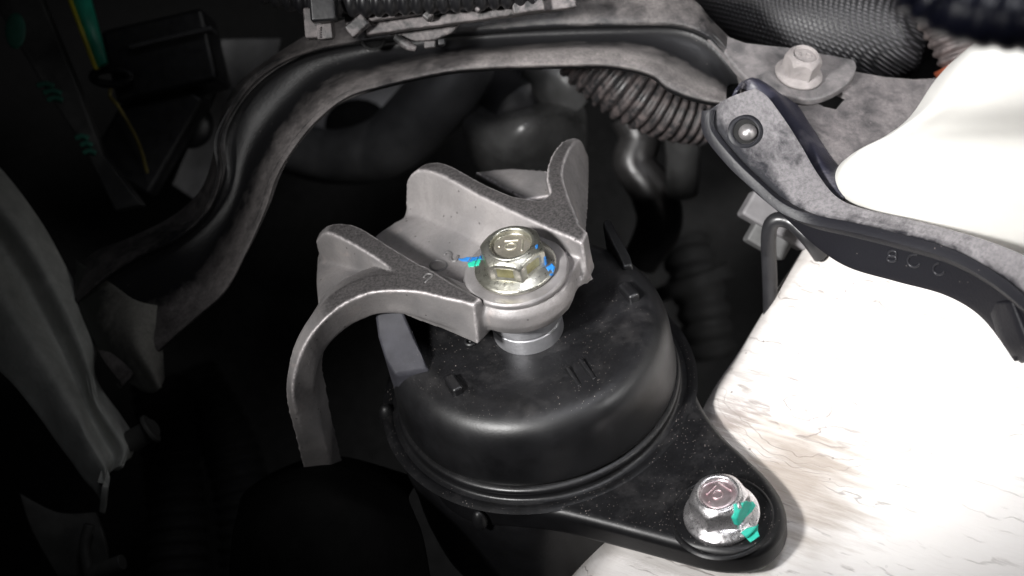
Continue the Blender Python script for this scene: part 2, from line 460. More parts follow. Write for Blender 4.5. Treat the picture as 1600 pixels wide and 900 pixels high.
white_pl = M_flat('white_plastic', (.82, .81, .77), .45, var=.02, bump=0)
blue_p = M_flat('blue_paint', (.02, .16, .45), .45, var=.3, bump=.01)
green_p = M_flat('green_paint', (.02, .42, .28), .45, var=.3, bump=.01)
teal_p = M_flat('teal_paint', (.04, .58, .44), .45, var=.12, bump=.015, scale=3)
black_pl = M_flat('black_plastic', (.006, .006, .007), .42, bump=.01)
dark_pl = M_flat('dark_grey_plastic', (.03, .03, .032), .5, bump=.01)
dusty_pl = M_dusty('dusty_plastic', black=(.02, .02, .02), dustc=(.20, .18, .18), lo=.40, hi=.62, attr=False, sc=1.6)
navy_pl = M_flat('navy_hose_plastic', (.007, .008, .018), .35, bump=.01)
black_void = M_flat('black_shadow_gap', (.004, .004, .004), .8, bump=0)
back_grey = M_flat('blurred_grey_metal', (.10, .10, .10), .45, .5, var=.4, scale=.5)
back_light = M_flat('pale_grey_casting', (.62, .61, .61), .6, .2, var=.3, scale=.4)
back_dark = M_flat('dark_engine_part', (.022, .022, .024), .4, .2, var=.3, scale=.5)
ridge_m = M_dusty('faded_grey_panel', black=(.30, .31, .29), dustc=(.62, .625, .59), lo=.25, hi=.75, sc=.6, attr=False, grit=.3)

UP = Vector((0, 0, 1))
# ================================================================== structure
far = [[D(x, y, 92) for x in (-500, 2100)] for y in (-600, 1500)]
sheet('engine_bay_dark_sheet', [[D(-600, -500, 95), D(800, -500, 95), D(2200, -500, 95)], [D(-600, 500, 86), D(800, 500, 88), D(2200, 500, 84)], [D(-600, 1500, 84), D(800, 1500, 84), D(2200, 1500, 84)]],
      black_void, None, n=20, sub=4, thick=0, kind='structure', label='black unlit depth of the engine bay')  # backdrop sheet, its black colour stands for the unlit depth

# ================================================================== engine mount
DC = Vector((-.08, 0.15, 0))            # dome centre
mount = thing('engine_mount', (0, 0, -3.3), 'black round rubber engine mount with moulded bumps under the cast bracket', 'engine mount')
prof = [(.01, -.14), (1.4, -.13), (2.6, -.05), (3.2, .03), (3.5, .06), (3.85, .03), (4.14, -.06), (4.38, -.24), (4.55, -.52), (4.64, -.92), (4.68, -1.5), (4.71, -2.0), (4.72, -2.35), (4.68, -2.5), (4.5, -2.55)]
pp = cr_eval(prof, 60)
dome = solid('dome_cover', *revolve(pp, DC, n=120, cap=False), rubber, mount)
# under ledge, groove and rim
solid('lower_seal', *revolve(cr_eval([(4.3, -2.5), (4.72, -2.62), (4.82, -2.74), (4.78, -2.9), (4.84, -3.02), (5.02, -3.06)], 26), DC, n=120, cap=False), M_rubber('seal_black_rubber', .05, .36, .006), mount)
plate_px = [(640, 705), (688, 762), (735, 788), (790, 793), (860, 800), (925, 815), (990, 832), (1050, 848), (1105, 862), (1150, 866), (1190, 858), (1217, 836), (1229, 806), (1222, 775), (1200, 742),
            (1165, 708), (1132, 678), (1106, 645), (1088, 612), (1080, 580), (1068, 545)]
PT = -3.05
front = [Z(x, y, PT) for x, y in plate_px]
a0 = atan2(front[-1].y - DC.y, front[-1].x - DC.x); a1 = atan2(front[0].y - DC.y, front[0].x - DC.x)
if a1 < a0: a1 += 2 * pi
R0 = (Vector(front[-1].xy) - DC.xy).length; R1 = (Vector(front[0].xy) - DC.xy).length
print('plate radii', R0, R1, a0, a1)
arcp = [Vector((DC.x + (R0 + (R1 - R0) * i / 24) * cos(a0 + (a1 - a0) * i / 24), DC.y + (R0 + (R1 - R0) * i / 24) * sin(a0 + (a1 - a0) * i / 24), PT)) for i in range(1, 24)]
outl = [Vector(p) for p in cr_eval([tuple(p) for p in front], 70)] + arcp
outl_b = [p - UP * 1.2 for p in outl]
hole = [Vector((DC.x + 5.0 * cos(-2 * pi * i / 72), DC.y + 5.0 * sin(-2 * pi * i / 72), PT)) for i in range(72)]
base_plate = solid('base_plate', *prism_mesh(outl, outl_b), black_plate, mount, bevel=.34, seg=6)
solid('rim_ring', *revolve(cr_eval([(4.94, -3.09), (5.03, -3.045), (5.12, -3.03), (5.22, -3.04), (5.36, -3.09)], 14), DC, n=120, cap=False), black_plate, mount)
solid('mount_body', *revolve(cr_eval([(4.9, -3.6), (5.1, -4.0), (5.08, -4.8), (4.95, -6.0), (4.9, -7.5), (4.7, -9.0)], 24), DC, n=80), rubber, mount)
# skirt below the front edge
sk = [Z(x, y, PT - .35) for x, y in [(672, 730), (700, 762), (738, 780), (790, 785), (860, 792), (925, 808), (960, 812), (985, 760), (900, 640), (760, 640)]]
skc = sum(sk, Vector()) / len(sk)
skb = [Vector((skc.x + (p.x - skc.x) * .96, skc.y + (p.y - skc.y) * .96, PT - 2.3)) for p in sk]
for i_ in (4, 5, 6): skb[i_].z = PT - 1.7
solid('side_skirt', *prism_mesh(sk, skb), rubber, mount, bevel=.15)
for (x, y, z, r) in ((750, 812, PT - .55, .30), (606, 650, -3.3, .36)):
    c = Z(x, y, z); solid('knob', *blob(c, r * .8, r * .8, r * 1.5), rubber, mount)
# raised ears that lie along the rim
def ear(pts_in, pts_out, zs, name, mat):
    v = []
    rows = [[Z(x, y, z) for (x, y), z in zip(pts_in, zs)], [Z(x, y, z) for (x, y), z in zip(pts_out, zs)]]
    top = rows[0] + rows[1][::-1]
    bot = [Vector((p.x, p.y, -1.2)) for p in rows[0]] + [Vector((p.x, p.y, -1.2)) for p in rows[1]][::-1]
    o = solid(name, *prism_mesh(top, bot), mat, mount, bevel=.12, seg=4, ang=25)
    return o
ear([(630, 484), (645, 518), (660, 555), (672, 578)], [(585, 486), (590, 522), (602, 560), (618, 586)], [1.35, .9, .5, .12], 'rim_ear', grey_rubber)
ear([(940, 345), (950, 372), (965, 400), (972, 420)], [(952, 338), (967, 366), (984, 398), (990, 416)], [.75, .5, .3, .1], 'rim_ear', rubber)
def bump_bar(x0, y0, x1, y1, wdt, h, name='raised_rib', mat=None):
    h += .06
    a = Z(x0, y0, h * .8); b = Z(x1, y1, h * .8); ax = (b - a); L = ax.length; ax.normalize(); sd = UP.cross(ax)
    mid = (a + b) / 2; mid.z = h / 2 - .12
    solid(name, *box(mid, (L, wdt, h + .1), (ax, sd, UP)), mat or rubber, mount, bevel=min(wdt, h) * .3, seg=4)
bump_bar(700, 584, 716, 608, .38, .34)
bump_bar(972, 440, 992, 462, .40, .36)
bump_bar(884, 570, 906, 601, .13, .12)
bump_bar(906, 558, 929, 590, .13, .12)
c = Z(735, 533, -.05)
solid('moulded_dot', *merge(revolve([(.10, 0), (.13, .05), (.19, .05), (.22, 0)], c, n=24, cap=False), revolve([(.0, .03), (.05, .05), (.07, 0)], c, n=12, cap=False)), rubber, mount)
solid('spacer_collar', *revolve([(.2, -.2), (1.12, -.2), (1.15, -.12), (1.15, .42), (1.11, .46), (1.11, .52), (1.17, .56), (1.17, 1.6)], n=72), spacer_m, mount, bevel=.03)

# ================================================================== cast bracket
br = thing('mount_bracket', (0, 0, 1.2), 'grey cast aluminium bracket with two ribs and curved arms bolted on the rubber mount', 'bracket')
def lofted(rows_closed, n=24):
    """rows around a bar: list of 3D polylines going round its section"""
    v, f, _ = grid_surf(rows_closed + [rows_closed[0]], n, 1, None, False)
    w_ = len(rows_closed) + 1
    v2, f2 = v, list(f)
    f2.append(tuple(range(w_ - 1))[::-1]); f2.append(tuple((n - 1) * w_ + j for j in range(w_ - 1)))
    return v2, f2
RT = 2.75
def zr(pts, z): return [Z(x, y, (z if not isinstance(z, (list, tuple)) else z[i])) for i, (x, y) in enumerate(pts)]
def drop(rows, z): return [Vector((p.x, p.y, z if not isinstance(z, (list, tuple)) else z[i])) for i, p in enumerate(rows)]
def shift(rows, dx, dy): return [p + Vector((dx, dy, 0)) for p in rows]
parts = []
# ring boss round the bolt
parts.append(revolve([(.3, 1.3), (1.5, 1.25), (1.7, 1.4), (1.82, 1.75), (1.78, 2.15), (1.6, 2.38), (.3, 2.38)], (0, 0, 0), n=64))
# web (floor) between the ribs
ft = zr([(742, 492), (690, 455), (640, 425), (570, 392), (572, 380), (590, 364), (618, 346), (640, 336), (700, 318), (780, 340), (860, 372), (895, 415), (880, 455)], [1.7, 1.7, 1.6, 1.1, 1.1, 1.15, 1.2, 1.25, 1.6, 1.65, 1.7, 1.8, 1.8])
parts.append(prism_mesh(ft, [p - UP * .6 for p in ft]))
# front rib
fa = zr([(500, 362), (518, 349), (556, 352), (610, 385), (665, 418), (715, 447), (752, 466)], [RT - .75, RT - .12, RT, RT, RT, RT, RT])        # floor side, top
fb = zr([(493, 378), (508, 364), (536, 374), (580, 399), (630, 432), (700, 458), (740, 476)], [RT - .8, RT - .15, RT, RT, RT, RT, RT])        # outer side, top
fc = drop(shift(fb, -.15, -.25), [-.4, -.2, .4, .9, 1.2, 1.25, 1.25]); fd = drop(shift(fa, .25, .25), [-.4, -.2, .4, .9, 1.2, 1.25, 1.25])
parts.append(lofted([fa, fb, fc, fd]))
# fan of solid metal where the front arm leaves the rib
fan = zr([(600, 398), (665, 415), (715, 447), (752, 468), (735, 476), (700, 463), (650, 453), (600, 450), (585, 444), (604, 436), (622, 424)], RT)
parts.append(prism_mesh(fan, [p - UP * 1.1 for p in fan]))
# front arm: goes left then bends down
z1 = [RT, RT, RT, RT - .02, RT - .1, RT - .35, RT - .9, RT - 1.6, RT - 2.6, RT - 4.8, RT - 7.6, RT - 10.6]
A = zr([(735, 465), (690, 447), (630, 430), (570, 434), (525, 455), (492, 486), (463, 530), (450, 575), (447, 622), (463, 690), (482, 765), (505, 850)], z1)
z1b = [RT, RT, RT, RT, RT - .03, RT - .12, RT - .4, RT - .9, RT - 1.6, RT - 2.5, RT - 4.8, RT - 7.6, RT - 10.7]
B = zr([(745, 476), (700, 467), (650, 456), (590, 456), (556, 466), (526, 483), (497, 510), (475, 542), (462, 580), (458, 622), (475, 690), (493, 765), (515, 850)], z1b)
C = zr([(729, 520), (685, 507), (640, 494), (596, 491), (560, 503), (532, 521), (508, 547), (496, 576), (492, 604), (497, 628), (509, 692), (527, 765), (548, 850)],
       [RT - 1.25, RT - 1.25, RT - 1.25, RT - 1.25, RT - 1.3, RT - 1.4, RT - 1.8, RT - 2.2, RT - 2.8, RT - 3.7, RT - 5.3, RT - 8.1, RT - 11.0])
Dn = [p + Vector((.30, .95, -.05)) for p in C]; An = [p + Vector((.15, .85, -.35 - .5 * (i_ > 5))) for i_, p in enumerate(A)]
parts.append(lofted([A, B, C, Dn, An], 60))
# pocket wall and fillet behind the front arm
pw = zr([(512, 360), (560, 385), (610, 420), (615, 432), (560, 440), (520, 462), (497, 478), (494, 440), (496, 400)], [1.7, 1.9, 2.0, 2.1, 2.0, 1.8, 1.5, 1.1, 1.0])
parts.append(prism_mesh(pw, [p - UP * 1.0 for p in pw]))
# back rib
RB = RT + .25
ba = zr([(652, 268), (668, 254), (700, 256), (760, 288), (830, 318), (880, 345), (917, 364)], [RB - .6, RB - .12, RB, RB, RB, RB, RB])      # far side, top
bb = zr([(634, 284), (650, 266), (684, 271), (745, 303), (815, 337), (870, 362), (911, 378)], [RB - .65, RB - .15, RB, RB, RB, RB, RB])      # bolt side, top
bc = drop(shift(bb, -.50, -.62), [.3, .5, 1.0, 1.3, 1.3, 1.3, 1.3]); bd = drop(shift(ba, .1, .2), [.3, .5, 1.0, 1.3, 1.3, 1.3, 1.3])
bc[-1] = bc[-1] + Vector((.42, .45, 0)); bc[-2] = bc[-2] + Vector((.2, .25, 0))
def fillet(top, foot, zf, up, out):
    a_ = [p.lerp(q, min(.95, up)) for p, q in zip(top, foot)]
    b_ = [Vector((q.x + out[0], q.y + out[1], z)) for q, z in zip(foot, zf)]
    m_ = [(p + q) / 2 + Vector((-out[0] * .22, -out[1] * .22, -.16)) for p, q in zip(a_, b_)]
    c_ = [Vector((q.x - out[0] * .6, q.y - out[1] * .6, z - .5)) for q, z in zip(foot, zf)]
    return lofted([a_, m_, b_, c_], 30)
parts.append(fillet(bb, bc, [1.1, 1.15, 1.25, 1.5, 1.6, 1.65, 1.7], .5, (-.42, -.50)))
parts.append(fillet(fb[1:5], fc[1:5], [1.0, 1.4, 1.7, 1.9], .5, (-.34, -.18)))
fill = zr([(872, 374), (908, 381), (908, 400), (893, 430), (884, 452), (868, 462), (858, 430)], 2.3)
parts.append(prism_mesh(fill, [p - UP * .9 for p in fill]))
parts.append(lofted([ba, bb, bc, bd]))
# fan and rear fin
fan2 = zr([(800, 305), (845, 312), (862, 300), (880, 305), (896, 340), (919, 362), (908, 380), (860, 356)], RB)
parts.append(prism_mesh(fan2, [p - UP * 1.5 for p in fan2]))
z2 = [RB, RB, RB - .05, RB - .15, RB - .35, RB - .7, RB - 1.1, RB - 1.6]
A2 = zr([(870, 325), (858, 300), (853, 270), (861, 242), (876, 222), (893, 215), (903, 217), (909, 226)], z2)
B2 = zr([(905, 345), (888, 305), (879, 272), (884, 246), (894, 228), (905, 219), (911, 224), (914, 238)], z2)
C2 = zr([(914, 400), (917, 355), (920, 318), (921, 285), (921, 262), (920, 246), (919, 242), (918, 246)], [z - h for z, h in zip(z2, (1.6, 1.8, 1.9, 1.8, 1.6, 1.2, .8, .4))])
D2 = [p + Vector((-.75, .1, 0)) for p in C2]
parts.append(lofted([A2, B2, C2, D2], 40))
pk = zr([(740, 268), (800, 262), (856, 266), (862, 305), (820, 312)], [1.2, 1.3, 1.6, 1.8, 1.9])
parts.append(prism_mesh(pk, [p - UP * .6 for p in pk]))
pv, pf = merge(*parts)
me = new_mesh(pv, pf)
bmx = bmesh.new(); bmx.from_mesh(me); bmesh.ops.remove_doubles(bmx, verts=bmx.verts, dist=.0005)
bmesh.ops.recalc_face_normals(bmx, faces=bmx.faces); bmx.to_mesh(me); bmx.free()
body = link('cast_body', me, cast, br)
rm = body.modifiers.new('r', 'REMESH'); rm.mode = 'VOXEL'; rm.voxel_size = .055 * S; rm.use_smooth_shade = True
sm = body.modifiers.new('s', 'SMOOTH'); sm.factor = .5; sm.iterations = 13
bvh_br = evaluated_bvh([body])
def on(bvh, px, py, up=0.0):
    h, nrm, _, _ = bvh.ray_cast(CAM, ray(px, py).normalized())
    if h is None: print('miss', px, py); return D(px, py, 50)
    return h + nrm * up
# cast numeral two and zero
two = [(694, 399), (699, 394), (705, 397), (704, 403), (707, 408), (713, 407), (716, 400)]
zero = [(690 + 12 * cos(a * pi / 8), 415 + 9 * sin(a * pi / 8) ) for a in range(17)]
num_m = M_flat('cast_numeral_metal', (.15, .145, .145), .5, .4, bump=0)
solid('cast_numeral', *strokes([[on(bvh_br, x, y, .0) for x, y in two]], .06), num_m, br)
zero = [(685 + 12 * cos(a * pi / 8), 415 + 8 * sin(a * pi / 8)) for a in range(17)]
solid('cast_numeral', *strokes([[on(bvh_br, x, y, .0) for x, y in zero]], .05), num_m, br)
tri_mark = [(662, 434), (668, 428), (676, 430), (670, 436), (664, 442)]
solid('cast_mark', *strokes([[on(bvh_br, x, y, 0) for x, y in tri_mark]], .035), num_m, br)

# ================================================================== flange bolts
def hexr(c_ang):
    def rf(R, a):
        t = (a - c_ang) % (pi / 3) - pi / 6
        return R * cos(pi / 6) / cos(t), t
    return rf
def flange_bolt(name, c, axis, label, corner, rf, rhex, hflange, hhex, m_body, m_dish, m_flange, m_pane, dish=.16, pane=True, xdir=(1, 0, 0), group='flange bolts'):
    t = thing(name, c, label, 'bolt', group)
    hx = hexr(corner); z0 = hflange
    # flange: skirt that rises into the hexagon
    fl = cr_eval([(rf * .96, 0), (rf, hflange * .25), (rf, hflange * .55), (rf * .9, hflange * .85), (rf * .78, hflange * 1.15), (rhex * .8, hflange * 1.35)], 20)
    solid('flange', *revolve(fl, c, axis, n=72, xdir=xdir), m_flange, t)
    P = []; N = 26
    for i in range(N + 1):
        u = i / N; P.append((rhex, z0 * .6 + (hhex + z0 * .4) * u))
    H0, H1 = P[0][1], P[-1][1]
    def rfun(R, h, a):
        r, tt = hx(R, a); u = (h - H0) / (H1 - H0)
        circ = R * (.985 if u < .7 else .985 - .42 * max(0, (u - .72)) ** 1.5 * 4)
        r = min(r, circ)
        r += .10 * R * max(0, .16 - u) / .16 * .6
        if pane:
            inside = min(1, max(0, (pi / 6 * .66 - abs(tt)) / .06)) * min(1, max(0, (u - .26) / .06)) * min(1, max(0, (.74 - u) / .06))
            r -= .035 * rhex * inside
        return r
    v, f = revolve(P, c, axis, n=216, rfun=rfun, xdir=xdir, cap=False)
    R2 = rhex * .985 - rhex * .42 * .28 ** 1.5 * 4
    top = cr_eval([(R2, H1), (R2 * .96, H1 + .03), (R2 * .9, H1 + .03), (R2 * .84, H1 - .02), (R2 * .78, H1 - dish), (R2 * .6, H1 - dish * 1.05)], 22)
    x_, y_, z_ = frame_of(axis, xdir)
    b = len(v); vv = []
    last = v[-216:]
    cc = Vector(c)
    for k, (r, h) in enumerate(top):
        for j in range(216):
            a = 2 * pi * j / 216
            rr = rfun(rhex, H1, a); s = r / R2
            q = rr * s if s > .9 else min(rr, R2 * .97) * s
            vv.append(cc + x_ * (q * cos(a)) + y_ * (q * sin(a)) + z_ * h)
    V = list(v) + vv; F = list(f)
    rings = len(top)
    for k in range(rings):
        s0 = b - 216 if k == 0 else b + (k - 1) * 216
        for j in range(216):
            q = (j + 1) % 216; F.append((s0 + j, s0 + q, b + k * 216 + q, b + k * 216 + j))
    solid('head', V, F, m_body, t)
    dz = H1 - dish
    solid('recess', *revolve(cr_eval([(.001, dz + .03), (R2 * .4, dz + .03), (R2 * .7, dz + .02), (R2 * .80, dz - .02)], 14), c, axis, n=48, xdir=xdir, cap=False), m_dish, t)
    if pane:
        for k in range(6):
            ca = corner + pi / 6 + k * pi / 3
            nx = x_ * cos(ca) + y_ * sin(ca); ny = z_.cross(nx)
            ap = rhex * cos(pi / 6) - .035 * rhex - .004
            if nx.dot(CAM - cc) < 0: continue
            hc = H0 + (H1 - H0) * .5; hh = (H1 - H0) * .42; ww = rhex * .62
            solid('facet_pane', *box(cc + nx * (ap - .02 + .012) + z_ * hc, (.04, ww, hh), (nx, ny, z_)), m_pane, t, bevel=.015)
    return t, (x_, y_, z_), dz + .035, H1
def head_mark(t, c, fr, h, ang, size, mat, kind='ten_bar', r=.034):
    x, y, z = fr; c = Vector(c) + z * h
    ex = x * cos(ang) + y * sin(ang); ey = z.cross(ex)
    def p(a, b): return c + ex * (a * size) + ey * (b * size)
    if kind == 'ten_bar':
        ring = [p(-.02 + .17 * cos(k * pi / 8), .15 * sin(k * pi / 8)) for k in range(17)]
        solid('head_numeral', *strokes([ring], r), mat, t)
        solid('head_numeral', *strokes([[p(.36, -.26), p(.36, .26)]], r), mat, t)
        solid('head_mark', *strokes([[p(-.24, .27), p(.0, .27), p(.22, .27)], [p(-.42, .02), p(-.38, .02)]], r), mat, t)
    else:
        ring = [p(.20 + .16 * cos(k * pi / 8), .15 * sin(k * pi / 8)) for k in range(17)]
        solid('head_numeral', *strokes([ring], r), mat, t)
        solid('head_numeral', *strokes([[p(-.24, -.16), p(-.24, .18), p(-.32, .1)]], r), mat, t)

washer = solid('washer', *revolve([(.65, 2.37), (1.62, 2.37), (1.65, 2.42), (1.65, 2.53), (1.6, 2.6), (.65, 2.6)], n=96), washer_m, None, bevel=.02,
               label='wide pale steel washer pressed under the yellow zinc bolt', category='washer')
bc1 = (0, 0, 2.6)
b1, fr1, h1, H1 = flange_bolt('flange_bolt', bc1, (0, 0, 1), 'yellow zinc hex flange bolt through the cast bracket, blue paint dabs on it', radians(-84), 1.28, 1.06, .28, .78, zinc_yellow, zinc_dish, zinc_yellow, zinc_pane)
head_mark(b1, bc1, fr1, h1, radians(-12), .95, M_zinc('pale_mark_zinc', (.62, .6, .5), (.75, .72, .62), .3))
bc2 = Z(1128, 806, PT + .02)
b2, fr2, h2, H2 = flange_bolt('flange_bolt', bc2, (-.05, -.02, 1), 'silvery pink topped hex flange bolt with teal paint on the black plate', radians(-69), 1.16, .93, .3, .86, zinc_white, zinc_pink, zinc_white, zinc_white, pane=False, dish=.08)
head_mark(b2, bc2, fr2, h2, radians(35), .95, zinc_pink)
solid('seat_ring', *revolve(cr_eval([(1.42, -.04), (1.5, .02), (1.56, .0), (1.62, -.04)], 10), (bc2.x, bc2.y, PT + .01), n=72, cap=False), black_plate, mount)
# paint dabs
bvh1 = evaluated_bvh([o for o in b1.children if o.name.startswith(('flange', 'head'))] + [washer, body])
paint_patch('paint_dab', [(716, 405), (724, 404), (730, 402), (745, 402), (752, 400), (753, 405), (744, 408), (735, 410), (728, 409), (720, 408)], bvh1, blue_p, br, label='blue paint dab beside the washer')
paint_patch('paint_dab', [(730, 412), (736, 409), (748, 404), (752, 405), (748, 415), (740, 417), (733, 418)], bvh1, green_p, br, label='green paint dab beside the washer')
paint_patch('paint_dab', [(836, 384), (840, 382), (840, 388), (837, 389)], bvh1, blue_p, b1, step=.7)
paint_patch('paint_dab', [(850, 402), (853, 400), (855, 412), (852, 416)], bvh1, blue_p, b1, step=.7)
paint_patch('paint_dab', [(853, 418), (858, 415), (862, 412), (867, 418), (864, 426), (861, 421), (857, 424)], bvh1, blue_p, b1, step=.7)
paint_patch('paint_dab', [(858, 429), (863, 427), (866, 430), (862, 432)], bvh1, blue_p, b1, step=.7)
bvh2 = evaluated_bvh([o for o in b2.children if o.name.startswith(('flange', 'head'))] + [base_plate])
paint_patch('paint_dab', [(1146, 788), (1150, 786), (1153, 796), (1160, 794), (1158, 786), (1166, 783), (1176, 785), (1180, 791), (1174, 800), (1168, 806), (1160, 812), (1154, 820), (1147, 818), (1143, 808), (1147, 800)], bvh2, teal_p, b2, step=.7, th=.02, label='bright teal paint dab on the flange')
paint_patch('paint_dab', [(1158, 832), (1166, 826), (1178, 823), (1185, 820), (1184, 830), (1187, 838), (1179, 844), (1173, 848), (1167, 842)], bvh2, teal_p, mount, step=.8, th=.02, label='bright teal paint dab on the plate')

# ================================================================== pressed brace across the top
brace = thing('pressed_brace', tuple(D(800, 80, 55)), 'long dusty black pressed steel brace arching over the engine mount', 'brace')
U = [(112, 425, 57.5), (150, 392, 57), (200, 372, 56.8), (268, 338, 56.6), (312, 298, 56.4), (331, 250, 56.2), (338, 205, 56), (352, 160, 56), (378, 125, 55.8), (430, 85, 55.6), (500, 45, 55.5), (600, 12, 55.4), (720, -12, 55.2), (850, -22, 55.2), (960, -22, 55.2), (1040, -14, 55.2), (1085, 0, 55.1), (1110, 28, 55), (1140, 58, 55)]
U2 = [(120, 470, 56.5), (165, 430, 56.0), (215, 400, 55.8), (280, 368, 55.4), (325, 325, 55.2), (345, 270, 55), (344, 215, 54.9), (368, 165, 54.9), (400, 125, 54.8), (450, 92, 54.8), (520, 70, 54.8), (620, 56, 54.8), (720, 48, 54.7), (850, 38, 54.6), (960, 35, 54.5), (1050, 36, 54.5), (1100, 52, 54.4), (1130, 80, 54.4), (1168, 120, 54.4)]
U3 = [(x + (6 if x < 700 else 0), y + 9, d + .7) for x, y, d in U2]
Md = [(140, 520, 56.8), (200, 470, 56.5), (255, 440, 56.2), (310, 410, 55.9), (350, 360, 55.8), (375, 300, 55.8), (390, 250, 55.7), (415, 205, 55.6), (450, 165, 55.5), (500, 125, 55.4), (560, 100, 55.4), (640, 85, 55.3), (740, 72, 55.2), (860, 64, 55.2), (960, 62, 55.1), (1030, 72, 55.0), (1080, 92, 54.9), (1110, 112, 54.9), (1140, 132, 54.9)]
Mu = [(160, 560, 56), (225, 510, 55.7), (285, 475, 55.4), (332, 440, 55.1), (366, 385, 54.8), (395, 320, 54.7), (415, 268, 54.6), (440, 222, 54.4), (478, 180, 54.3), (520, 145, 54.2), (580, 118, 54.2), (660, 98, 54.1), (750, 86, 54), (860, 78, 54), (960, 78, 54), (1025, 95, 54.0), (1065, 116, 54.0), (1100, 135, 54.0), (1135, 146, 54)]
L = [(190, 600, 55.6), (248, 545, 55.3), (305, 495, 55), (350, 455, 54.7), (384, 395, 54.4), (414, 328, 54.2), (432, 275, 54), (458, 232, 53.9), (492, 190, 53.8), (540, 152, 53.7), (600, 132, 53.6), (690, 112, 53.6), (770, 104, 53.6), (860, 101, 53.6), (950, 101, 53.6), (1015, 114, 53.6), (1045, 136, 53.6), (1085, 152, 53.6), (1135, 162, 53.7)]
L2 = [(x - 2, y + 7, d + .5) for x, y, d in L]
rows = [[D(*p) for p in r] for r in (U, U2, U3, Md, Mu, L, L2)]
sheet('channel', rows, dusty, brace, n=150, sub=5, dust=[.50, .46, .06, .30, .62, .56, .02], thick=.22, along=lambda t: -.34 * max(0, min(1, (.46 - t) / .3)) * .0 - .03)
# bent flange at the lower left end
E0 = [[D(118, 405, 57), D(122, 470, 56.6), (D(140, 520, 56.4)), D(175, 575, 56), D(222, 612, 55.8)],
      [D(170, 440, 56.6), D(170, 500, 56), D(180, 530, 55.8), D(208, 570, 55.4), D(240, 614, 55.3)],
      [D(215, 470, 55.8), D(212, 510, 55.2), D(216, 540, 55), D(235, 575, 54.8), D(250, 606, 54.9)],
      [D(270, 480, 56), D(262, 505, 55.8), D(255, 530, 55.7), D(256, 565, 55.4), D(258, 592, 55.4)]]
sheet('end_tab', E0, M_dusty('faded_tab_paint', black=(.03, .031, .028), dustc=(.19, .185, .165), lo=.35, hi=.65), brace, n=30, sub=6, dust=[.1, .45, .8, .5], thick=.2)
# end tongue with the bolt
ax3 = (cr * .12 + cu * .66 - fwd * .74).normalized()
T0 = D(1247, 118, 54.0)
tong = [(1085, 2), (1108, 26), (1138, 56), (1165, 66), (1200, 70), (1240, 74), (1290, 84), (1336, 93), (1338, 110), (1325, 128), (1300, 146), (1275, 155), (1240, 150), (1205, 140), (1178, 132), (1150, 105), (1125, 72), (1100, 48)]
tong = tong[:7] + cr_eval([(1290, 84), (1318, 89), (1335, 94), (1338, 108), (1325, 129), (1300, 146), (1270, 155), (1240, 151), (1205, 141), (1178, 132)], 40)[1:] + tong[-3:]
tt = [PL(x, y, T0, ax3) for x, y in tong]
solid('end_tongue', *prism_mesh(tt, [p - ax3 * .3 for p in tt]), M_dusty('dusty_tongue', black=(.05, .05, .052), dustc=(.19, .175, .175), lo=.30, hi=.62, sc=1.2, attr=False, grit=.35), brace, bevel=.07)
hc_ = D(583, 62, 54.9)
hx_, hy_, hz_ = frame_of(-fwd + cu * .4)
solid('drain_hole', *revolve([(.0, -.05), (.30, -.05), (.33, .04), (.40, .06), (.44, .0)], hc_, hz_, n=40, cap=False), black_void, brace)
# top bolt
bc3 = T0 + ax3 * .02
b3, fr3, h3, H3 = flange_bolt('flange_bolt', bc3, ax3, 'dust caked hex flange bolt in the end tongue of the pressed brace', radians(-70), .82, .66, .2, .72, bolt_dust, bolt_dust, bolt_dust, bolt_dust, pane=False, dish=.06, xdir=cr)
head_mark(b3, bc3, fr3, h3, radians(0), .62, bolt_dust, 'ten', r=.022)
bvh_dump = None

# ================================================================== grey panel under the tongue
panel = thing('slotted_panel', tuple(D(1350, 180, 56)), 'dusty grey sheet metal panel with a square slot beside the brace end', 'panel')
P0 = T0 - ax3 * .34
ol = [(1150, 95), (1240, 100), (1336, 112), (1380, 120), (1430, 124), (1470, 122), (1510, 112), (1560, 90), (1640, 60), (1640, 420), (1480, 420), (1380, 400), (1300, 330), (1262, 262), (1222, 205), (1190, 165), (1160, 140)]
hl = [(1262, 146), (1300, 138), (1327, 150), (1316, 159), (1306, 171), (1288, 167), (1270, 158)]
olp = [PL(x, y, P0, ax3) for x, y in ol]; hlp = [PL(x, y, P0, ax3) for x, y in hl]
v, f = prism_mesh(olp, [p - ax3 * .22 for p in olp], [hlp], [[p - ax3 * .22 for p in hlp]])
me = new_mesh(v, f, [.58] * len(v)); fixnormals(me)
po = link('slotted_sheet', me, dusty_plain, panel, smooth=False)
# rolled lip along its edge, half behind the arm
def lipl(pts, h): return [PL(x, y, P0 + ax3 * h, ax3) for x, y in pts]
lip = [lipl([(1146, 156), (1160, 140), (1190, 165), (1222, 208), (1262, 264), (1306, 322)], .05),
       lipl([(1154, 138), (1174, 124), (1214, 150), (1246, 196), (1280, 250), (1322, 306)], .42),
       lipl([(1162, 124), (1186, 116), (1232, 146), (1266, 194), (1300, 246), (1340, 296)], .02)]
sheet('rolled_lip', lip, M_dusty('blue_black_lip', black=(.022, .022, .034), dustc=(.15, .14, .15), lo=.5, hi=.8, attr=False), panel, n=40, sub=5, thick=.1)

